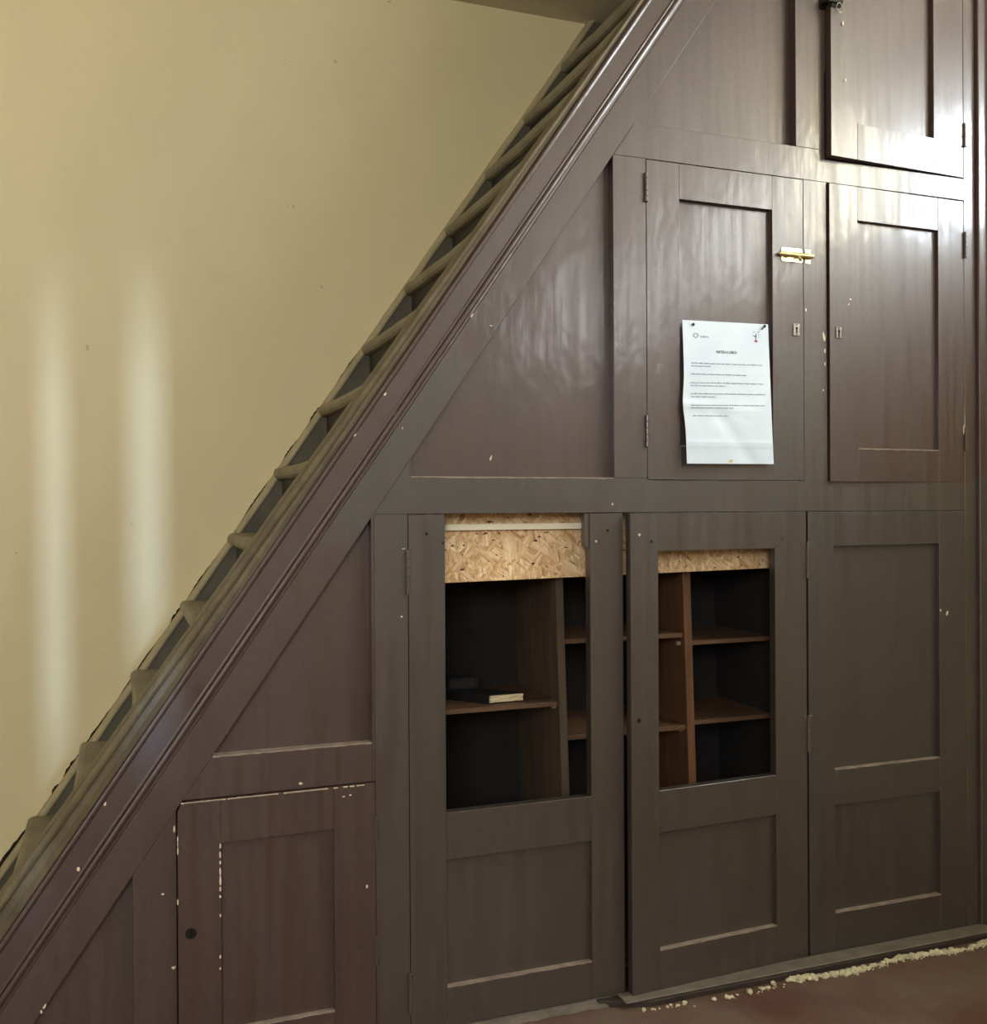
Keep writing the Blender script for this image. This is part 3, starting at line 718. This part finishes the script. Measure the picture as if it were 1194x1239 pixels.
text_mesh('Lisboa', 847.5, 857, 408.2, 2.6, 'ink', 'logo_text', .04, .01)
def textline(px0, px1, py, slope, seed, m='ink', w_=1.05):
    """a printed line too small to read: runs of word-length strokes"""
    rnd = random.Random(seed); bm = bmesh.new(); x = px0
    while x < px1:
        L = rnd.uniform(1.8, 7.5); e_ = min(px1, x+L); q_ = x
        while q_ < e_:      # letters
            lw = rnd.uniform(.45, .8); hh = w_*rnd.choice((.5, .5, .62, .85)); y = py+(q_-px0)*slope
            quad(bm, [(q_, y-hh), (min(e_, q_+lw), y-hh), (min(e_, q_+lw), y+w_*.42), (q_, y+w_*.42)]); q_ += lw+.18
        x = e_+.9
    obj('text_line', bm, m, notice)
for k, a_ in enumerate(((836.5, 922.5, 439.2, .036), (836.5, 859.5, 442.8, .036), (836, 903, 452.4, .033), (835.5, 924, 463.0, .022), (835.5, 878, 466.6, .022),
           (835.5, 925.5, 476.3, .016), (836, 866, 480.0, .01), (836, 926, 490.2, .010), (836, 887, 493.4, .013), (838, 881, 503.0, .010))):
    textline(*a_, seed=k+3)
# logo: little shield outline with a point, left
bm = bmesh.new(); cx, cy, n = 841.7, 405.6, 18
for i in range(n):
    a0_, a1_ = 2*math.pi*i/n, 2*math.pi*(i+1)/n
    def pt(a, r):
        y = math.sin(a)*r*.85; x = math.cos(a)*r
        if abs(x) < 1.3 and y > 0: y += .9*(1-abs(x)/1.3)
        if abs(x) < 1.0 and y < 0: y += .5
        return cx+x, cy+y
    quad(bm, [pt(a0_, 3.3), pt(a1_, 3.3), pt(a1_, 2.4), pt(a0_, 2.4)])
obj('logo', bm, 'ink', notice)
# crest: mast with a side arm, dotted arch above and a red hull below, right
bm = bmesh.new(); cx = 914.6
quad(bm, [(cx-.45, 403.6), (cx+.45, 403.6), (cx+.5, 412), (cx-.5, 412)]); quad(bm, [(cx-3.0, 405.9), (cx-.4, 406.6), (cx-.4, 407.9), (cx-2.0, 407.6)])
for dx, dy in ((-3.1, 1.9), (-1.5, 1.7), (2.0, 2.1), (3.0, 2.3), (3.2, 5), (3.4, 8), (-4, 6)): quad(bm, [(cx+dx-.5, 400+dy-.35), (cx+dx+.5, 400+dy-.35), (cx+dx+.5, 400+dy+.35), (cx+dx-.5, 400+dy+.35)])
obj('crest', bm, 'inkdark', notice)
bm = bmesh.new(); quad(bm, [(cx-2.4, 411.9), (cx+2.4, 411.9), (cx+1.5, 414.2), (cx-1.5, 414.2)]); obj('crest_hull', bm, 'inkred', notice)
bm = bmesh.new(); quad(bm, [(880.5, 558.5), (884, 555.8), (887.5, 557.2), (884.5, 560.3)]); obj('glue_mark', bm, 'tape', notice)
def pin(px, py, lab, tail=None):
    u, v = uv_of(px, py); c = sheet(u, v, .0006); bm = bmesh.new(); cyl(bm, (c.x, c.y+.003, c.z), (0, -1, 0), .0024, .0050, 14, .0019)
    cyl(bm, (c.x, c.y-.0018, c.z), (0, -1, 0), .0034, .0012, 14, .0026)
    if tail: cyl(bm, (c.x-.001, c.y-.0025, c.z-.001), (-.75, -.12, -.65), .0017, .0105, 10, .0012)
    tag(obj('drawing_pin', bm, 'iron', None, .0002), lab, 'pin')
pin(838.2, 392.6, 'small dark drawing pin holding the top left corner of the notice')
pin(924.5, 394.8, 'dark drawing pin slanting from the top right corner of the notice', True)

# ------------------------------------------------------------------ plinth along the foot, crumbled plaster
pl = thing('plinth', 'dusty low plinth ledge running along the foot of the cupboard doors', 'plinth', (1.2, -.02, 0))
bm = bmesh.new(); rings = []; n = 50
for k in range(n+1):
    x = .86+(1.852-.86)*k/n; yy = -.046+random.uniform(-.001, .001); yy *= min(1, .25+.75*(x-.86)/.10)
    rings.append([Vector((x, -.001, .0005)), Vector((x, yy, .0005)), Vector((x, yy-.0002, .0105)), Vector((x, yy+.002, .0120)), Vector((x, -.001, .0120))])
loft(bm, rings); obj('plinth_board', bm, 'plinth', pl)
bm = bmesh.new(); box(bm, .905, 1.852, -.042, -.001, .0122, .0160); obj('ledge_strip', bm, 'strip', pl, .0012, label='pale dusty top strip')
bm = bmesh.new(); rings = []
for k in range(31):
    x = .42+(.904-.42)*k/30; yy = -.016+random.uniform(-.004, .003)
    rings.append([Vector((x, -.001, .001)), Vector((x, yy, .001)), Vector((x, yy+.002, .009+random.uniform(-.002, .001))), Vector((x, -.001, .011))])
loft(bm, rings); obj('rough_skim', bm, 'strip', pl, label='crumbled thin edge')
# rubble bead
def blob(bm, c, r, sub=1):
    g = bmesh.ops.create_icosphere(bm, subdivisions=sub, radius=1.0)
    s_ = (random.uniform(.7, 1.3), random.uniform(.7, 1.2), random.uniform(.5, .85)); rot = Matrix.Rotation(random.uniform(0, 6.28), 3, 'Z')
    for v in g['verts']:
        k = random.uniform(.78, 1.18); p_ = rot @ Vector((v.co.x*s_[0]*k, v.co.y*s_[1]*k, v.co.z*s_[2]*k))
        v.co = Vector(c)+p_*r
bm = bmesh.new()
x = .93
while x < 1.90:
    dens = 1.0 if x > 1.28 else .45
    if 1.28 > x > 1.12 or x < 1.03 or x > 1.28 or random.random() < .3:
        k = .55+.45*math.sin(x*37)*math.sin(x*13+1)
        r = random.uniform(.0035, .0075)*(.75+.6*k)*(1 if x > 1.15 else .7)
        yc = -.062+.006*math.sin(x*21)+random.uniform(-.005, .004)
        if random.random() < dens: blob(bm, (x, yc, r*.55), r, 2)
        if random.random() < .5*dens: blob(bm, (x+.003, yc-.008+random.uniform(-.003, .003), .0015), r*.45, 1)
    x += random.uniform(.003, .006)
o = obj('plaster_rubble', bm, 'rubble', None); o['kind'] = 'stuff'; tag(o, 'ragged line of crumbled pale plaster on the floor along the plinth', 'rubble')
